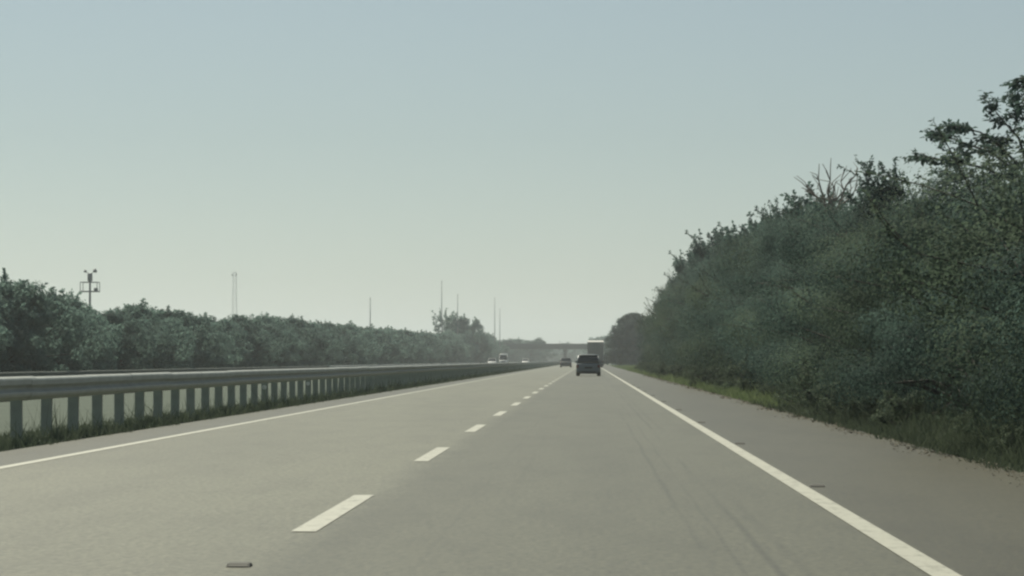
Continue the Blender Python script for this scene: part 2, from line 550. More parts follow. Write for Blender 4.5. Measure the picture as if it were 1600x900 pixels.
# thicket along the right shoulder: crowns down to the ground
tprof = lambda t: (.80 + .25 * math.sin(t * 3.0)) * (1 - max(0, t - .55) ** 1.5 * 2.1)
thick = [make_tree(100 + i, 6.0, 2.9, .1, (56, 48)[i % 2], (2100, 1900)[i % 2], (.058, .070)[i % 2], (.98, 1.15)[i % 2], M['leaf_pale'] if i == 3 else M['leaf'], 46, (.4, 1.3), tprof, 70) for i in range(6)]
def right_height(Y):
    pts = [(20, 4.5), (40, 4.9), (54, 5.15), (66, 5.3), (80, 5.75), (107, 6.9), (150, 8.0), (215, 9.2), (300, 9.7)]
    for (a, ha), (b, hb) in zip(pts, pts[1:]):
        if Y <= b: return ha + (hb - ha) * max(0, Y - a) / (b - a)
    return pts[-1][1]
def along(x, y, stops, start):
    px = VPX + x / y * FPX
    w_ = next(t for p_, t in stops if px < p_)
    return start + w_, 'trees in the ' + w_
Y = 24.0; i = 0
while Y < 296:
    H = right_height(Y) * (.95 + .10 * math.sin(math.log(Y) * 15.0)) * rng.uniform(.84, 1.0)
    wd = rng.uniform(.85, 1.25) * (6.0 / H) ** .6
    x = 4.5 + min(1.7, max(0, Y - 35) * .008) + 2.9 * H / 6.0 * wd + rng.uniform(-.2, .4) + (1.5 if i % 3 == 1 else 0)
    lab, grp = along(x - 1.5, Y, ((1110, 'far end of the thicket next to the dome tree'), (1240, 'thicket between its far end and the bare tree'),
                             (1345, 'thicket under the bare tree'), (1445, 'thicket between the bare and the feathery tree'), (9999, 'thicket under the feathery tree')),
                     'dense dark leafy tree in the ')
    plant_tree('roadside_tree', thick[i % 6], x, Y, H, 6.0, rng.uniform(0, 6.28), lab, grp, wide=wd)
    if i % 2 == 0 and Y < 140:
        plant_tree('roadside_tree', thick[(i + 3) % 6], x + 4.2, Y + 1.5, H * 1.05, 6.0, rng.uniform(0, 6.28), lab, grp)
    Y += rng.uniform(3.0, 4.8) * (1 if Y < 120 else 1.3); i += 1
# feathery airy tree breaking the skyline near the right edge
def layered_tree(seed, trunk, limbs, leaf, mat, r0=.09):
    """open tree: limbs given as point lists, each carrying flat leafy sprays that droop a little"""
    rs = np.random.RandomState(seed); rg = random.Random(seed); wood = MB(); qs = []
    wood.tube(trunk, [r0 * (1 - .75 * i / (len(trunk) - 1)) for i in range(len(trunk))], 8)
    for pts in limbs:
        pts = [Vector(p) for p in pts]
        tk = [Vector(p) for p in trunk]
        cand = [a_.lerp(b_, k / 12) for a_, b_ in zip(tk, tk[1:]) for k in range(13)]
        near = min(cand, key=lambda c: (c - pts[0]).length)
        if (near - pts[0]).length < .6:
            pts[0] = near
        wood.tube(pts, [.035 - .028 * i / (len(pts) - 1) for i in range(len(pts))], 5, False)
        total = sum((b_ - a_).length for a_, b_ in zip(pts, pts[1:]))
        for k in range(int(total * 7.5)):
            u = rg.uniform(.12, 1.0) * (len(pts) - 1); i_ = min(len(pts) - 2, int(u))
            p = pts[i_].lerp(pts[i_ + 1], u - i_)
            d = (pts[i_ + 1] - pts[i_]).normalized() * .8 + Vector((rg.gauss(0, .7), rg.gauss(0, .7), rg.gauss(.05, .22)))
            d.normalize(); ln = rg.uniform(.22, .62)
            q = p + d * ln + Vector((0, 0, -.12 * ln))
            wood.tube([p, p.lerp(q, .5) + Vector((0, 0, .04)), q], [.009, .006, .003], 4, False)
            n = int(14 + 34 * ln)
            t = rs.uniform(.1, 1.05, n)[:, None]
            P = np.array(p)[None] * (1 - t) + np.array(q)[None] * t + rs.normal(size=(n, 3)) * np.array([.05, .05, .025])
            D = np.array(d)[None] * .6 + rs.normal(size=(n, 3)) * np.array([.8, .8, .35]) + np.array([0, 0, -.35])
            N = rs.normal(size=(n, 3)) * .45 + np.array([0, 0, 1.0])
            qs.append(leaf_quads(rs, P, D, N, leaf * rs.uniform(.7, 1.4, n), .27))
    return wood.mesh('trunk', M['bark'], True), quads_mesh('crown', np.concatenate(qs), mat)
LY0 = 52.0
def lp(px, py, dy=0.0):
    q = at(px, py, LY0 + dy)
    return (q.x - 8.45, q.y - LY0, q.z)
lims = [[lp(1590, 300), lp(1540, 262), lp(1490, 250, -.5), lp(1446, 244, -.9)],
        [lp(1596, 280), lp(1550, 238), lp(1505, 222, .4), lp(1460, 205, .8)],
        [lp(1600, 270), lp(1560, 226), lp(1530, 205, -.4), lp(1490, 195, -.8)],
        [lp(1602, 260), lp(1590, 215), lp(1568, 190, .3), lp(1548, 165, .5)],
        [lp(1604, 250), lp(1610, 205), lp(1596, 180, -.3), lp(1580, 150, -.4)],
        [lp(1604, 240), lp(1640, 200), lp(1660, 170, .5), lp(1690, 160, .7)],
        [lp(1600, 300), lp(1560, 285, .8), lp(1515, 275, 1.3), lp(1470, 270, 1.8)],
        [lp(1600, 310), lp(1580, 260, 1.2), lp(1560, 225, 2.0)], [lp(1600, 320), lp(1650, 270, -1), lp(1700, 240, -1.5)]]
open_tree = layered_tree(77, [(0, 0, -.1), (-.05, .1, 1.6), (-.12, 0, 3.2), lp(1604, 250), lp(1606, 205)], lims, .115, M['leaf'])
plant_tree('open_tree', open_tree, 8.45, LY0, 1, 1, 0, 'feathery open branched tree rising highest above the near end of the thicket')
LY0 = 43.0
def lp(px, py, dy=0.0):
    q = at(px, py, LY0 + dy)
    return (q.x - 8.6, q.y - LY0, q.z)
edge_tree = layered_tree(78, [(0, 0, -.1), (0, .05, 2.0), (.1, 0, 4.0), lp(1790, 110)], [[lp(1780, 200), lp(1700, 120), lp(1640, 108, -.2), lp(1592, 122, -.3)],
                         [lp(1640, 110, -.2), lp(1612, 128, -.3), lp(1594, 150, -.3)], [lp(1785, 160), lp(1820, 90), lp(1880, 60)], [lp(1780, 240), lp(1840, 180, 1), lp(1900, 160, 1.4)]], .125, M['leaf'])
plant_tree('open_tree', edge_tree, 8.6, LY0, 1, 1, 0, 'drooping leafy branch entering at the upper right picture edge')
airy = make_tree(321, 7.2, 2.9, 2.2, 60, 190, .11, .44, M['leaf'], 70, (.6, 1.5), lambda t: 1.0 - .45 * t, 60, flat=.35)
airy2 = make_tree(322, 7.2, 1.8, 3.0, 30, 170, .11, .40, M['leaf'], 50, (.5, 1.2), lambda t: .9 - .6 * t, 24)
plant_tree('airy_tree', airy2, 7.3, 70, 5.75, 7.2, 2.2, 'slim leaning tree top poking up between the bare tree and the feathery tree')
end_tree = make_tree(340, 7.6, 3.0, .4, 110, 260, .19, .66, M['leaf'], 45, (.7, 1.6), tprof, 60)
plant_tree('roadside_tree', end_tree, 9.4, 292, 9.3, 7.6, 1.0, 'ragged tree ending the thicket where the verge opens to the distant dome tree', wide=.85)
for k, (Y_, H_) in enumerate(((112, 7.2), (122, 7.5), (135, 7.7), (160, 8.2), (188, 8.5), (222, 9.0), (255, 8.9))):
    plant_tree('airy_tree', (airy2, airy)[k % 2], 8.0 + .3 * (H_ - 5) + .004 * Y_, Y_, H_, 7.2, k * 1.7,
               'loose leafy tree top poking above the general line of the thicket', 'loose tree tops along the thicket skyline', wide=.8)
tuft = [make_tree(350 + i, 7.2, 1.9, 3.9, 20, 190, .17, .48, M['leaf'], 22, (.5, 1.2), lambda t: 1.0 - .5 * t, 20) for i in range(3)]
for k, Y_ in enumerate((97, 106, 116, 127, 139, 150, 163, 176, 190, 205, 220, 236, 252, 268, 283)):
    plant_tree('airy_tree', tuft[k % 3], 7.9 + .0065 * Y_ + rng.uniform(-.3, .3), Y_, right_height(Y_) * rng.uniform(.97, 1.1), 7.2, k * 2.1,
               'ragged leafy tree top on the skyline between the bare tree and the dome tree', 'ragged tree tops on the far skyline')
# bare tree
def bare_tree(Y0, x0, tips, seed):
    rg = random.Random(seed); mb = MB()
    P_ = lambda px, py, dy=0: at(px, py, Y0 + dy) - Vector((x0, Y0, 0))
    fork = P_(1296, 345)
    mb.tube([(0, 0, -.1), tuple(fork * .5 + Vector((.08, 0, 0))), fork], [.11, .085, .06], 8)
    for px, py in tips:
        q = P_(px, py, rg.uniform(-1, 1))
        ks = [fork.lerp(q, t) + Vector((rg.gauss(0, .10), rg.gauss(0, .12), .25 * math.sin(t * 3.1) * rg.random())) for t in (0, .3, .55, .8)] + [q]
        mb.tube(ks, [.045, .036, .028, .020, .012], 5, False)
        for i_ in range(1, 4):
            for k in range(2):
                d = (ks[i_ + 1] - ks[i_]).normalized() + Vector((rg.gauss(0, .7), rg.gauss(0, .5), rg.uniform(0, .5)))
                d.normalize(); e_ = ks[i_] + d * rg.uniform(.35, .75)
                mb.tube([ks[i_], ks[i_].lerp(e_, .5) + Vector((rg.gauss(0, .05), 0, .04)), e_], [.018, .014, .009], 4, False)
    return mb
be = empty('bare_tree', (7.9, 88, -.03))
tag(be, 'leafless grey tree with thin twigs sticking up out of the thicket top', 'tree')
bare_tree(88, 7.9, ((1252, 292), (1268, 272), (1290, 266), (1306, 282), (1326, 268), (1340, 262), (1350, 290), (1278, 300)), 9).build('trunk', M['deadwood'], be, True)

# pale shrubs and saplings at the foot of the thicket
shrubs = [make_tree(400 + i, 1.6, .85, .1, 26, 120, .10, .30, M['leaf_shrub'], 16, (.2, .5), lambda t: .75 + .3 * math.sin(t * 3), 20) for i in range(4)]
Y = 26.0; i = 0
while Y < 285:
    H = rng.uniform(.35, 1.05)
    plant_tree('shrub', shrubs[i % 4], 4.75 + rng.uniform(-.2, .45), Y, H, 1.6, rng.uniform(0, 6.28),
               'small pale green shrub on the verge ' + ('near the camera under the feathery tree' if Y < 45 else 'between the bare and feathery trees' if Y < 72 else 'at the foot of the far thicket'),
               'shrubs on the verge ' + ('near the camera' if Y < 45 else 'in the middle' if Y < 72 else 'far ahead'), 'shrub', 1.1)
    Y += rng.uniform(1.5, 5.0) * (1 if Y < 110 else 1.7); i += 1

# left tree belt across the opposite carriageway
lprof = lambda t: (.78 + .3 * math.sin(t * 2.8)) * (1 - max(0, t - .5) ** 1.6 * 2.3)
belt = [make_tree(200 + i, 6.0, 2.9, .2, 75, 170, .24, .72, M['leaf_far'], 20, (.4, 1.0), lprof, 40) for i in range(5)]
def left_height(Y):
    pts = [(110, 5.2), (140, 5.0), (226, 4.8), (307, 5.5), (403, 5.8), (586, 6.6), (690, 8.2), (1000, 9.8)]
    for (a, ha), (b, hb) in zip(pts, pts[1:]):
        if Y <= b: return ha + (hb - ha) * max(0, Y - a) / (b - a)
    return pts[-1][1]
Y = 112.0; i = 0
while Y < 935:
    H = left_height(Y) * rng.uniform(.88, 1.06)
    x = -32.0 - rng.uniform(0, 1.6) - (H - 5) * .25
    lab, grp = along(x, Y, ((95, 'belt at the left edge before the antenna pole'), (180, 'belt below the antenna pole'), (320, 'belt between antenna pole and lattice tower'),
                            (410, 'belt below the lattice tower'), (545, 'belt between lattice tower and lone mast'), (615, 'belt below the lone mast'),
                            (675, 'belt between lone mast and umbrella crowned tree'), (765, 'belt around the umbrella crowned tree'), (9999, 'belt behind the oncoming cars')),
                     'bushy hazy tree in the ')
    plant_tree('belt_tree', belt[i % 5], x, Y, H, 6.0, rng.uniform(0, 6.28), lab, grp, wide=1.12)
    Y += rng.uniform(2.8, 3.8) * (1 + max(0, Y - 150) / 600); i += 1
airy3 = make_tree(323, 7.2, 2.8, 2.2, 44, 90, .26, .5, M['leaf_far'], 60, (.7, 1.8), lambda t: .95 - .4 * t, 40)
plant_tree('belt_tree', airy3, -32.0, 148, 5.5, 7.2, 1.4, 'tall loose tree at the left end of the belt with a branch reaching out')
plant_tree('belt_tree', belt[2], at(30, 0, 152).x, 152, 5.5, 6.0, 2.0, 'broad dense tree at the left end of the belt beside the loose tall one')
for px, py, Y_, m_, lab in ((693, 490, 690, airy3, 'umbrella crowned tree standing clear of the far belt beside a tall mast'),
                            (722, 496, 700, belt[1], 'rounded tall tree in the far belt next to the umbrella crowned one'),
                            (744, 499, 712, belt[3], 'flat topped tall tree in the far belt on the bridge side of the rounded one')):
    q = at(px, py, Y_)
    plant_tree('belt_tree', m_, q.x, Y_, q.z, 7.2 if m_ is airy3 else 6.0, px * .1, lab, wide=.75)

# far trees on the right before the bridge, and behind the bridge
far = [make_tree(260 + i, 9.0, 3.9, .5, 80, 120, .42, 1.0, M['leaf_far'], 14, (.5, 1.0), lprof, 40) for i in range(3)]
dome = make_tree(290, 10.0, 4.6, .5, 170, 300, .36, 1.0, M['leaf'], 8, (.3, .7), lambda t: (1.0 - .06 * t) * math.sqrt(max(0, 1 - max(0, t - .35) ** 2 * 2.3)), 12)
plant_tree('dome_tree', dome, 8.3, 520, 9.9, 10.0, .4, 'round dome shaped hazy tree beyond the end of the thicket')
far_r = [(m0, m1.copy()) for m0, m1 in far]
for m0, m1 in far_r:
    m1.materials[0] = M['leaf']
Y = 545; i = 0
while Y < 925:
    plant_tree('distant_tree', far_r[i % 3], 11.0 + rng.uniform(-.6, 2) - (1.8 if Y > 620 else 0), Y, rng.uniform(7.4, 8.8), 9.0, rng.uniform(0, 6.28),
               'blue hazy tree beside the truck between the dome tree and the bridge', 'hazy trees before the bridge')
    Y += rng.uniform(9, 14); i += 1
for k in range(54):
    Y_ = rng.uniform(1080, 1180) if k < 16 else rng.uniform(1450, 1750)
    if k < 16:
        x = -52 + 2.1 * k + rng.uniform(-.8, .8); H = rng.uniform(9.0, 10.6)
        if x > -19.5: continue
    else:
        x = -66 + (k - 16) * 2.1 + rng.uniform(-1, 1); H = rng.uniform(8.5, 10.5)
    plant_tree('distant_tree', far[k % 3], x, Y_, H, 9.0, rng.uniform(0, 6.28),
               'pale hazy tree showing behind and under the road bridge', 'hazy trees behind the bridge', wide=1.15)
for k, (px, py, Y_) in enumerate(((922, 528, 1230), (933, 526, 1240), (944, 523, 1225))):
    q = at(px, py, Y_)
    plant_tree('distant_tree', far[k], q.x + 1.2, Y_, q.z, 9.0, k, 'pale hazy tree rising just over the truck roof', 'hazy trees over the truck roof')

# ------------------------------------------------------------------ grass
def grass_strip(name, bands, label, seed, mat='blade'):
    rs = np.random.RandomState(seed); qs = []
    for x0, x1, y0, y1, n, h0, h1, w in bands:
        u = rs.uniform(0, 1, n)
        y = y0 * (y1 / y0) ** u
        x = rs.uniform(x0, x1, n)
        # tufts
        x += .12 * np.sin(y * 2.1) * np.sin(y * .83 + 1.3)
        hh = rs.uniform(h0, h1, n) * (.55 + .6 * np.abs(np.sin(y * .9 + x * 2.3) * np.sin(y * .37)))
        a = rs.uniform(0, 2 * np.pi, n)
        P = np.stack([x, y, np.full(n, -.03)], 1)
        lean = rs.normal(size=(n, 2)) * .32
        T = np.stack([lean[:, 0], lean[:, 1], np.ones(n)], 1); T /= np.linalg.norm(T, axis=1, keepdims=True)
        B = np.stack([np.cos(a), np.sin(a), np.zeros(n)], 1)
        wv = (w * (y / y0) ** .75 * rs.uniform(.6, 1.4, n))[:, None]
        V = np.empty((n, 4, 3))
        V[:, 0] = P - B * wv; V[:, 1] = P + B * wv
        tipo = np.stack([lean[:, 0], lean[:, 1], np.zeros(n)], 1) * (hh[:, None] * .8)
        V[:, 2] = P + T * hh[:, None] + tipo + B * wv * .15
        V[:, 3] = P + T * hh[:, None] + tipo - B * wv * .15
        qs.append(V)
    return tag(obj(name, quads_mesh(name, np.concatenate(qs), M[mat])), label, 'grass', kind='stuff')
grass_strip('verge_grass', [(4.14, 5.6, 62, 300, 22000, .10, .40, .010), (4.8, 7.0, 70, 300, 9000, .2, .6, .012),
                            (4.2, 9.5, 285, 520, 9000, .12, .40, .02)], 'long green grass on the verge beside the shoulder', 3, 'blade_verge')
grass_strip('verge_weeds', [(4.05, 4.9, 24, 70, 9000, .05, .24, .006), (4.4, 6.0, 25, 70, 5000, .2, .6, .007)],
            'sparse dull weeds on the near verge under the thicket', 5)
rs_ = np.random.RandomState(11)
n_ = 2600
ly = 22 * (200 / 22) ** rs_.uniform(0, 1, n_)
lx = 4.15 - np.abs(rs_.normal(0, .16, n_)) + .1 * np.sin(ly * .7)
lpnt = np.stack([lx, ly, np.full(n_, .006)], 1)
ld = rs_.normal(size=(n_, 3)) * np.array([1, 1, .12]); ln_ = rs_.normal(size=(n_, 3)) * .25 + np.array([0, 0, 1.0])
tag(obj('leaf_litter', quads_mesh('leaf_litter', leaf_quads(rs_, lpnt, ld, ln_, .035 * (ly / 22) ** .5 * rs_.uniform(.5, 1.4, n_), .3), M['litter'])),
    'dry leaf litter and grit along the shoulder edge', 'litter', kind='stuff')
grass_strip('median_grass', [(-7.75, -6.95, 28, 700, 26000, .06, .24, .006), (-7.8, -7.2, 28, 300, 2600, .2, .55, .005), (-8.6, -7.7, 34, 400, 9000, .04, .12, .008)],
            'short grass on the median under and behind the guardrail', 4)

# ------------------------------------------------------------------ road bridge
BY = 950
zt, zd, zb = at(0, 537, BY).z, at(0, 539.5, BY).z, at(0, 545.5, BY).z
br = empty('road_bridge', (-9, BY, 0))
tag(br, 'flat concrete road bridge crossing over both carriageways in the distance', 'bridge')
xL, xR = -62, 62
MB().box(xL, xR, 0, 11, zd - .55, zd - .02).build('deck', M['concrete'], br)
for y_ in (.0, 10.7):
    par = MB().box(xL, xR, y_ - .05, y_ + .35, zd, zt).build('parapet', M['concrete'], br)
    for k in range(0, 31):
        if y_ < 1:
            MB().box(xL + 4 * k + .9, xL + 4 * k + 1.05, y_ + .02, y_ + .2, zt, zt + (.9 if k in (15, 21) else .18)).build('railing_post', M['steel'], par)
for k in range(5):
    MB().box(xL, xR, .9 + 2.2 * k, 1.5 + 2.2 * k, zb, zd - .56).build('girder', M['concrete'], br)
for px_ in (0.8, -21.5, 17.5):
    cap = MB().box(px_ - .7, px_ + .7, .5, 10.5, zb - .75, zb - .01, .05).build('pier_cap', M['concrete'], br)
    for y_ in (2.2, 8.6):
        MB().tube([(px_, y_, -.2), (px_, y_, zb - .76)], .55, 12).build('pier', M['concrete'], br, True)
for sx, xa in ((1, 27.5), (-1, -27.5)):
    MB().loft([[(xa, -3, -.1), (xa + sx * 36, -9, -.1), (xa + sx * 36, 20, -.1), (xa, 14, -.1)],
               [(xa + sx * 9, -.1, zb - .05), (xa + sx * 36, -.1, zb - .05), (xa + sx * 36, 11.1, zb - .05), (xa + sx * 9, 11.1, zb - .05)]]).build('embankment', M['ground'], br)

# ------------------------------------------------------------------ masts and towers on the left
def mast(px, py_top, Y_, label):
    q = at(px, py_top, Y_)
    e = empty('lighting_mast', (q.x, Y_, 0))
    tag(e, label, 'mast')
    h = q.z
    MB().tube([(0, 0, -.2), (0, 0, h * .5), (0, 0, h)], [.17, .12, .055], 8).build('pole', M['mast'], e, True)
    MB().box(-.28, .28, -.28, .28, -.03, .10, .02).build('base_plate', M['concrete'], e)
    MB().tube([(0, 0, h), (0, 0, h + .12), (0, 0, h + .5)], [.10, .09, .02], 8).build('cap', M['mast'], e, True)
mast(690, 441, 660, 'tallest thin lighting mast rising behind the umbrella crowned tree')
mast(715, 462, 690, 'thin lighting mast just on the bridge side of the tallest mast')
mast(578, 468, 560, 'lone thin lighting mast nearest to the lattice tower')
mast(773, 467, 860, 'taller of the two thin masts close together toward the bridge')
mast(781, 484, 900, 'shorter of the two thin masts close together toward the bridge')

# lattice tower
LY = 1700
q = at(365, 426, LY)
lt = empty('lattice_tower', (q.x, LY, 0), R(18))
tag(lt, 'tall pale lattice tower fading in the haze behind the left trees', 'tower')
h = q.z
def half(z): return 1.75 - (1.75 - .95) * z / h
for sx in (-1, 1):
    for sy in (-1, 1):
        MB().tube([(sx*half(0), sy*half(0), -.2), (sx*half(h), sy*half(h), h)], .085, 5).build('leg', M['tower'], lt)
nb = 16
for k in range(nb):
    z0, z1 = h * k / nb, h * (k + 1) / nb
    mb = MB()
    for (ax, ay), (bx, by) in (((-1,-1),(1,-1)), ((1,-1),(1,1)), ((1,1),(-1,1)), ((-1,1),(-1,-1))):
        a, b = half(z0), half(z1)
        mb.tube([(ax*a, ay*a, z0), (bx*b, by*b, z1)], .035, 4, False)
        mb.tube([(bx*a, by*a, z0), (ax*b, ay*b, z1)], .035, 4, False)
        mb.tube([(ax*b, ay*b, z1), (bx*b, by*b, z1)], .035, 4, False)
    mb.build('bracing', M['tower'], lt)
MB().box(-1.9, 1.3, -1.3, 1.3, h, h + .25).build('platform', M['tower'], lt)
MB().tube([(0, 0, h + .25), (0, 0, h + 2.6)], [.09, .04], 5).build('lightning_rod', M['tower'], lt)
for sx, sy in ((-1.5, 0), (1.0, .6)):
    MB().tube([(sx, sy - .1, h - 1.2), (sx, sy - .5, h - 1.2)], [.7, .6], 12).build('dish', M['tower'], lt, True)

# antenna pole with square frame and drum
TY = 420
t0 = at(137, 460, TY)
tw = empty('antenna_pole', (t0.x, TY, 0))
tag(tw, 'dark antenna pole with square platform frame and drum above the left trees', 'antenna')
Z = lambda py: at(0, py, TY).z
S = TY / FPX
MB().tube([(0, 0, -.2), (0, 0, Z(427))], [.22, .15], 10).build('pole', M['steel'], tw, True)
MB().tube([(0, 0, Z(439.5)), (0, 0, Z(437)), (0, 0, Z(428)), (0, 0, Z(426.5))], [.28, .38, .38, .30], 14).build('antenna_drum', M['steel'], tw, True)
w = 13.2 * S
for nm, zz, r_ in (('platform_frame', Z(455), .085), ('guard_rail', Z(440.5), .055)):
    c4 = [(-w, -w * .9, zz), (w, -w * .9, zz), (w, w * .9, zz), (-w, w * .9, zz)]
    mb = MB()
    for a in range(4):
        mb.tube([c4[a], c4[(a + 1) % 4]], r_, 5)
    if nm == 'platform_frame':
        mb.tube([(-w, 0, zz), (w, 0, zz)], .08, 5); mb.tube([(0, -w * .9, zz), (0, w * .9, zz)], .08, 5)
    mb.build(nm, M['steel'], tw)
for sx in (-1, 1):
    for sy in (-.9, .9):
        MB().tube([(sx * w, sy * w, Z(455)), (sx * w, sy * w, Z(440.5))], .06, 5).build('rail_post', M['steel'], tw)
MB().box(.55 * w, w * .98, -.6, -.05, Z(455), Z(449.5), .03).build('equipment_box', M['steel'], tw)
for sx, pz, sc_ in ((-1, 424, .8), (1, 423.5, 1.1)):
    x_ = sx * 6.5 * S
    MB().tube([(0, 0, Z(427)), (x_ * .6, 0, Z(426)), (x_ * .9, 0, Z(pz))], .05, 5).build('bracket', M['steel'], tw)
    MB().tube([(x_ * .8, 0, Z(pz)), (x_ * 1.05, -.05, Z(pz - .6)), (x_ * (1.1 + .35 * sc_), -.12, Z(pz - 1.4))], [.12 * sc_, .24 * sc_, .30 * sc_], 10).build('horn', M['steel'], tw, True)

# ------------------------------------------------------------------ vehicles (front towards +y, base at ground)
def rrect(hw, z0, z1, r, y, n=4):
    pts = []
    for cx, cz, a0 in ((hw - r, z0 + r, -90), (hw - r, z1 - r, 0), (-hw + r, z1 - r, 90), (-hw + r, z0 + r, 180)):
        for k in range(n + 1):
            a = R(a0 + 90 * k / n)
            pts.append((cx + r * math.cos(a), y, cz + r * math.sin(a)))
    return pts
def hrect(hw, y0, y1, r, z, n=3):
    pts = []
    for cx, cy_, a0 in ((hw - r, y0 + r, -90), (hw - r, y1 - r, 0), (-hw + r, y1 - r, 90), (-hw + r, y0 + r, 180)):
        for k in range(n + 1):
            a = R(a0 + 90 * k / n)
            pts.append((cx + r * math.cos(a), cy_ + r * math.sin(a), z))
    return pts
def wheel(parent, x, y, r, w):
    wh = MB().tube([(x - w/2, y, r), (x - w/2 + .03, y, r), (x + w/2 - .03, y, r), (x + w/2, y, r)], [r - .03, r, r, r - .03], 20).build('wheel', M['rubber'], parent, True)
    sx = 1 if x > 0 else -1
    MB().tube([(x + sx * (w/2 - .02), y, r), (x + sx * (w/2 + .008), y, r)], [r * .66, r * .60], 16).build('rim', M['rim'], wh)

def car(name, label, loc, rz, col, L=3.7, W=1.66, H=1.52, kind='hatch', group=None, detail=True):
    e = empty(name, loc, rz)
    tag(e, label, 'car', group)
    paint = simple(name + '_paint', col, .45, .1, .04, 3, .4, .25)
    hw, hl, belt, r = W/2, L/2, H * .60, .30
    # lower body, sections from tail to nose
    st = [(-hl, hw*.86, .34, belt*.86, .10), (-hl+.06, hw*.95, .26, belt*.95, .13), (-hl+.25, hw, .22, belt*1.0, .13), (-hl*.3, hw, .20, belt, .12),
          (hl*.30, hw, .20, belt*.99, .12), (hl*.52, hw*.99, .20, belt*.94, .14), (hl-.28, hw*.96, .22, belt*.82, .14), (hl-.06, hw*.88, .27, belt*.72, .12), (hl, hw*.76, .34, belt*.62, .08)]
    if kind == 'sedan':
        st[0] = (-hl, hw*.86, .34, belt*.88, .10)
    MB().loft([rrect(a, z0, z1, rr, y) for y, a, z0, z1, rr in st]).build('body', paint, e, True)
    # greenhouse
    yr0, yr1 = (-hl + .12, -hl + .48) if kind == 'hatch' else (-hl + .62, -hl + 1.15)
    yf0, yf1 = hl*.42, hl*.06
    zr = H - .07
    gl = lambda t: hrect(hw*(.93 - .14*t), yr0 + (yr1-yr0)*t, yf0 + (yf1-yf0)*t, .10, belt - .04 + (zr - belt + .04)*t)
    cab = MB().loft([gl(0), gl(.5), gl(1)]).build('cabin_glass', M['glass'], e, True)
    MB().loft([hrect(hw*.82, yr1 - .05, yf1 + .05, .13, zr - .025), hrect(hw*.825, yr1 - .06, yf1 + .06, .14, zr + .02), hrect(hw*.74, yr1 + .02, yf1 - .03, .14, H - .015), hrect(hw*.60, yr1 + .15, yf1 - .15, .14, H)]).build('roof', paint, e, True)
    for sx in (-1, 1):
        for (ya, yb, wd) in ((yr0, yr1, .085), (yf0, yf1, .05), ((yr0+yf0)/2, (yr1+yf1)/2, .05)):
            MB().tube([(sx*hw*.925, ya + .03, belt - .03), (sx*hw*.79, yb + .05, zr - .03)], wd * .65, 6).build('pillar', paint, e, True)
        # rear and front lamps
        MB().box(sx*hw*.87 - .11, sx*hw*.87 + .07, -hl - .012, -hl + .14, belt*.62, belt*.86, .025).build('tail_light', M['taillight'], e)
        MB().box(sx*hw*.68 - .16, sx*hw*.68 + .16, hl - .20, hl - .02, belt*.50, belt*.66, .03).build('headlight', M['headlight'], e)
        mi = MB().box(sx*(hw + .03) - .08, sx*(hw + .03) + .08, yf0 - .42, yf0 - .30, belt + .01, belt + .15, .03).build('wing_mirror', paint, e)
        for y_ in (-hl + .62, hl - .66):
            wheel(e, sx * (hw - .10), y_, r, .20)
            MB().tube([(sx*(hw - .24), y_, r), (sx*(hw + .004), y_, r)], r + .065, 18).build('wheel_arch', M['black'], e)
    MB().box(-hw*.90, hw*.90, -hl - .05, -hl + .12, .27, .50, .05).build('rear_bumper', paint, e)
    MB().box(-hw*.62, hw*.62, -hl - .056, -hl + .04, .255, .315, .015).build('bumper_insert', M['black'], e)
    MB().box(-.26, .26, -hl - .066, -hl - .03, .52, .63, .008).build('number_plate', M['plate'], e)
    MB().box(-hw*.80, hw*.80, hl - .10, hl + .035, .26, .44, .05).build('front_bumper', M['black'], e)
    MB().box(-hw*.42, hw*.42, hl - .08, hl + .02, belt*.52, belt*.62, .01).build('grille', M['black'], e)
    MB().box(-hw*.80, hw*.80, -hl + .3, hl - .3, .15, .26).build('underbody', M['black'], e)
    return e

yc = 190.0
car('hatchback_car', 'dark grey small hatchback driving ahead in the same lane', (-.03, yc + 1.8, 0), 0, (.16, .19, .20), 3.65, 1.67, 1.50)
ys_ = 425.0
car('saloon_car', 'dark saloon car farther ahead in the passing lane beside the guardrail', (at(884, 0, ys_).x, ys_ + 2.1, 0), 0, (.07, .08, .085), 4.4, 1.78, 1.46, 'sedan')

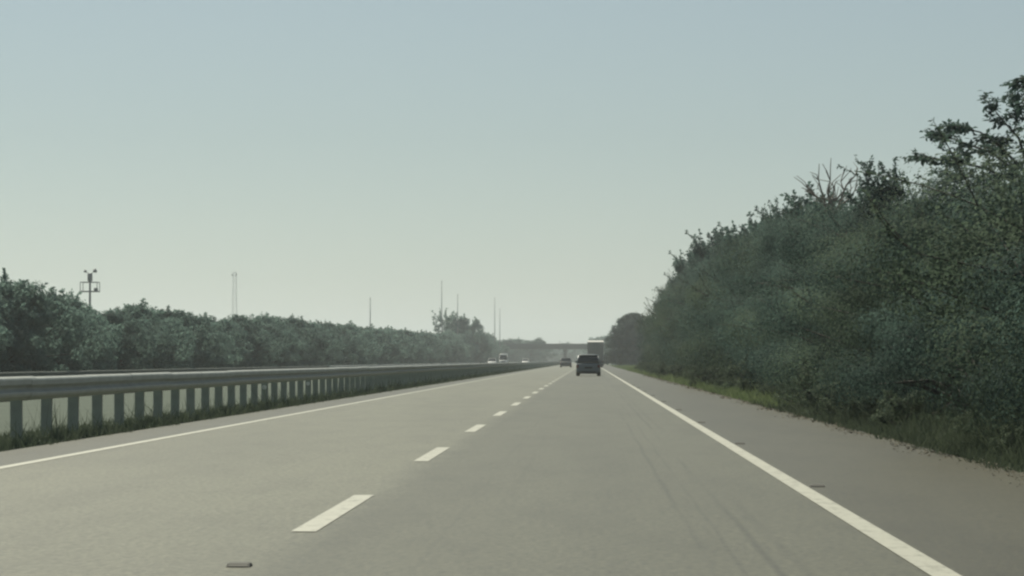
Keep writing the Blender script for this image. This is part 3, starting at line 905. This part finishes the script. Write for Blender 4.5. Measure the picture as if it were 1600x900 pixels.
# box truck
def box_truck(label, loc, rz=0.0):
    e = empty('box_truck', loc, rz)
    tag(e, label, 'truck')
    Wb, y0, y1, zf, zt_ = 1.22, 0.0, 6.6, 1.08, 3.92
    body = simple('truck_box_paint', (.23, .23, .21), .6, .1, .15, 1.5)
    pale = simple('truck_top_rail', (.72, .71, .66), .5, 0, .08, 2)
    box = MB().box(-Wb, Wb, y0 + .04, y1, zf, zt_ - .12, .03).build('cargo_box', body, e)
    MB().loft([[(-Wb - .015, y0 - .01, zt_ - .115), (Wb + .015, y0 - .01, zt_ - .115), (Wb + .015, y0 - .01, zt_ - .09), (-Wb - .015, y0 - .01, zt_ - .09)],
               [(-Wb - .015, y0 + .02, zt_ - .115), (Wb + .015, y0 + .02, zt_ - .115), (Wb + .015, y0 + .02, zt_ - .07), (-Wb - .015, y0 + .02, zt_ - .07)],
               [(-Wb - .015, y0 + .55, zt_ - .115), (Wb + .015, y0 + .55, zt_ - .115), (Wb * .96, y0 + .55, zt_ + .16), (-Wb * .96, y0 + .55, zt_ + .16)],
               [(-Wb - .015, y1 + .02, zt_ - .115), (Wb + .015, y1 + .02, zt_ - .115), (Wb * .96, y1 + .02, zt_ + .16), (-Wb * .96, y1 + .02, zt_ + .16)]]).build('roof_cap', pale, e)
    for sx in (-1, 1):
        d = MB().box(sx*.61 - .575, sx*.61 + .575, y0 - .012, y0 + .03, zf + .10, zt_ - .20, .012).build('rear_door', body, e)
        for k in (.18, .95):
            MB().tube([(sx*k, y0 - .035, zf + .05), (sx*k, y0 - .035, zt_ - .22)], .018, 6).build('lock_rod', M['steel'], d)
        MB().box(sx*1.02 - .14, sx*1.02 + .14, y0 - .02, y0 + .08, .86, .98, .02).build('tail_light', M['taillight'], e)
        MB().box(sx*.95 - .27, sx*.95 + .27, y0 + .55, y0 + .57, .22, .86).build('mud_flap', M['black'], e)
        for y_, xo in ((1.35, .97), (1.35, .70), (6.9, .98)):
            wheel(e, sx * xo, y_, .47, .24)
    MB().box(-.42, .42, y0 + .1, 8.2, .70, .98).build('chassis', M['black'], e)
    MB().box(-1.18, 1.18, y0 + .02, y0 + .14, .50, .66, .02).build('underrun_bar', M['steel'], e)
    MB().box(-1.2, 1.2, y0, y0 + .25, .98, 1.07).build('rear_sill', M['steel'], e)
    cab = simple('truck_cab_paint', (.55, .55, .53), .4, 0, .05, 2, .5, .4)
    MB().loft([hrect(1.10, 6.85, 8.55, .12, .75), hrect(1.12, 6.8, 8.6, .14, 1.5), hrect(1.08, 6.8, 8.45, .14, 2.3), hrect(1.0, 6.9, 8.15, .16, 2.75)]).build('cab', cab, e, True)
    MB().box(-.95, .95, 8.42, 8.58, 1.62, 2.25, .03).build('windscreen', M['glass'], e)
    MB().box(-.26, .26, y0 - .02, y0 + .0, .70, .82, .005).build('number_plate', M['plate'], e)
    return e
yt = 415.0
box_truck('tall grey box truck with pale roof edge ahead of the dark hatchback', (at(930.5, 0, yt).x, yt, 0))

# oncoming vehicles beyond the median
def van(label, loc, rz, col):
    e = empty('oncoming_van', loc, rz)
    tag(e, label, 'van')
    paint = simple('van_paint', col, .35, 0, .04, 2, .5, .5)
    MB().loft([rrect(.86, .30, 1.1, .12, -2.3), rrect(.92, .24, 1.2, .14, -2.1), rrect(.94, .24, 1.25, .12, 0), rrect(.94, .24, 1.22, .12, 1.2), rrect(.92, .24, 1.12, .14, 1.9), rrect(.82, .32, .95, .12, 2.25)]).build('body', paint, e, True)
    MB().loft([hrect(.88, -2.2, 1.75, .10, 1.16), hrect(.84, -2.2, 1.35, .12, 1.75), hrect(.80, -2.15, .95, .14, 2.18)]).build('cabin_glass', M['glass'], e, True)
    MB().loft([hrect(.83, -2.22, 1.02, .14, 2.12), hrect(.86, -2.22, 1.05, .16, 2.2), hrect(.78, -2.1, .9, .18, 2.46), hrect(.6, -1.9, .7, .18, 2.52)]).build('roof', paint, e, True)
    for sx in (-1, 1):
        MB().tube([(sx*.87, 1.72, 1.14), (sx*.80, .98, 2.16)], .05, 6).build('pillar', paint, e, True)
        MB().tube([(sx*.87, -2.1, 1.14), (sx*.80, -2.1, 2.16)], .09, 6).build('pillar', paint, e, True)
        MB().box(sx*.66 - .16, sx*.66 + .16, 2.05, 2.24, .72, .92, .03).build('headlight', M['headlight'], e)
        MB().box(sx*1.02 - .09, sx*1.02 + .09, 1.35, 1.45, 1.2, 1.5, .03).build('wing_mirror', paint, e)
        for y_ in (-1.45, 1.45):
            wheel(e, sx * .83, y_, .33, .2)
    MB().box(-.88, .88, 2.1, 2.32, .26, .56, .05).build('front_bumper', paint, e)
    MB().box(-.45, .45, 2.14, 2.28, .66, .86, .02).build('grille', M['black'], e)
    return e
van('white roofed van coming the other way beyond the guardrail', (at(787, 0, 590).x, 590, 0), math.pi, (.74, .74, .70))
for px, Y_, lab, col in ((769, 560, 'pale car coming the other way on the tree side of the white roofed van', (.55, .56, .55)),
                         (821, 720, 'white car coming the other way nearest to the bridge', (.75, .75, .72))):
    car('oncoming_car', lab, (at(px, 0, Y_).x, Y_, 0), math.pi, col, 4.2, 1.75, 1.50, 'sedan')

# white marker post by the shoulder near the truck
mk = empty('marker_post', (at(947, 0, 600).x + .6, 600, 0))
tag(mk, 'small white marker post on the verge just past the truck', 'post')
MB().box(-.30, .30, -.03, .03, .25, 1.05, .02).build('marker_board', M['white'], mk)
MB().tube([(0, .05, -.1), (0, .05, .95)], .04, 8).build('stem', M['galv_post'], mk)

# ------------------------------------------------------------------ haze
hz = MB().box(-3200, 3200, -500, 5800, -1.2, 72).build('haze', bpy.data.materials.new('haze_air'))
tag(hz, 'thin pale haze in the air over the motorway', 'haze', kind='stuff')
hm = hz.data.materials[0]
hm.use_nodes = True
hn = hm.node_tree.nodes
hn.clear()
ho = hn.new('ShaderNodeOutputMaterial')
hv = hn.new('ShaderNodeVolumePrincipled')
hv.inputs['Color'].default_value = (.92, .97, 1.0, 1)
hv.inputs['Density'].default_value = .00030
hv.inputs['Anisotropy'].default_value = .6
hm.node_tree.links.new(hv.outputs[0], ho.inputs['Volume'])
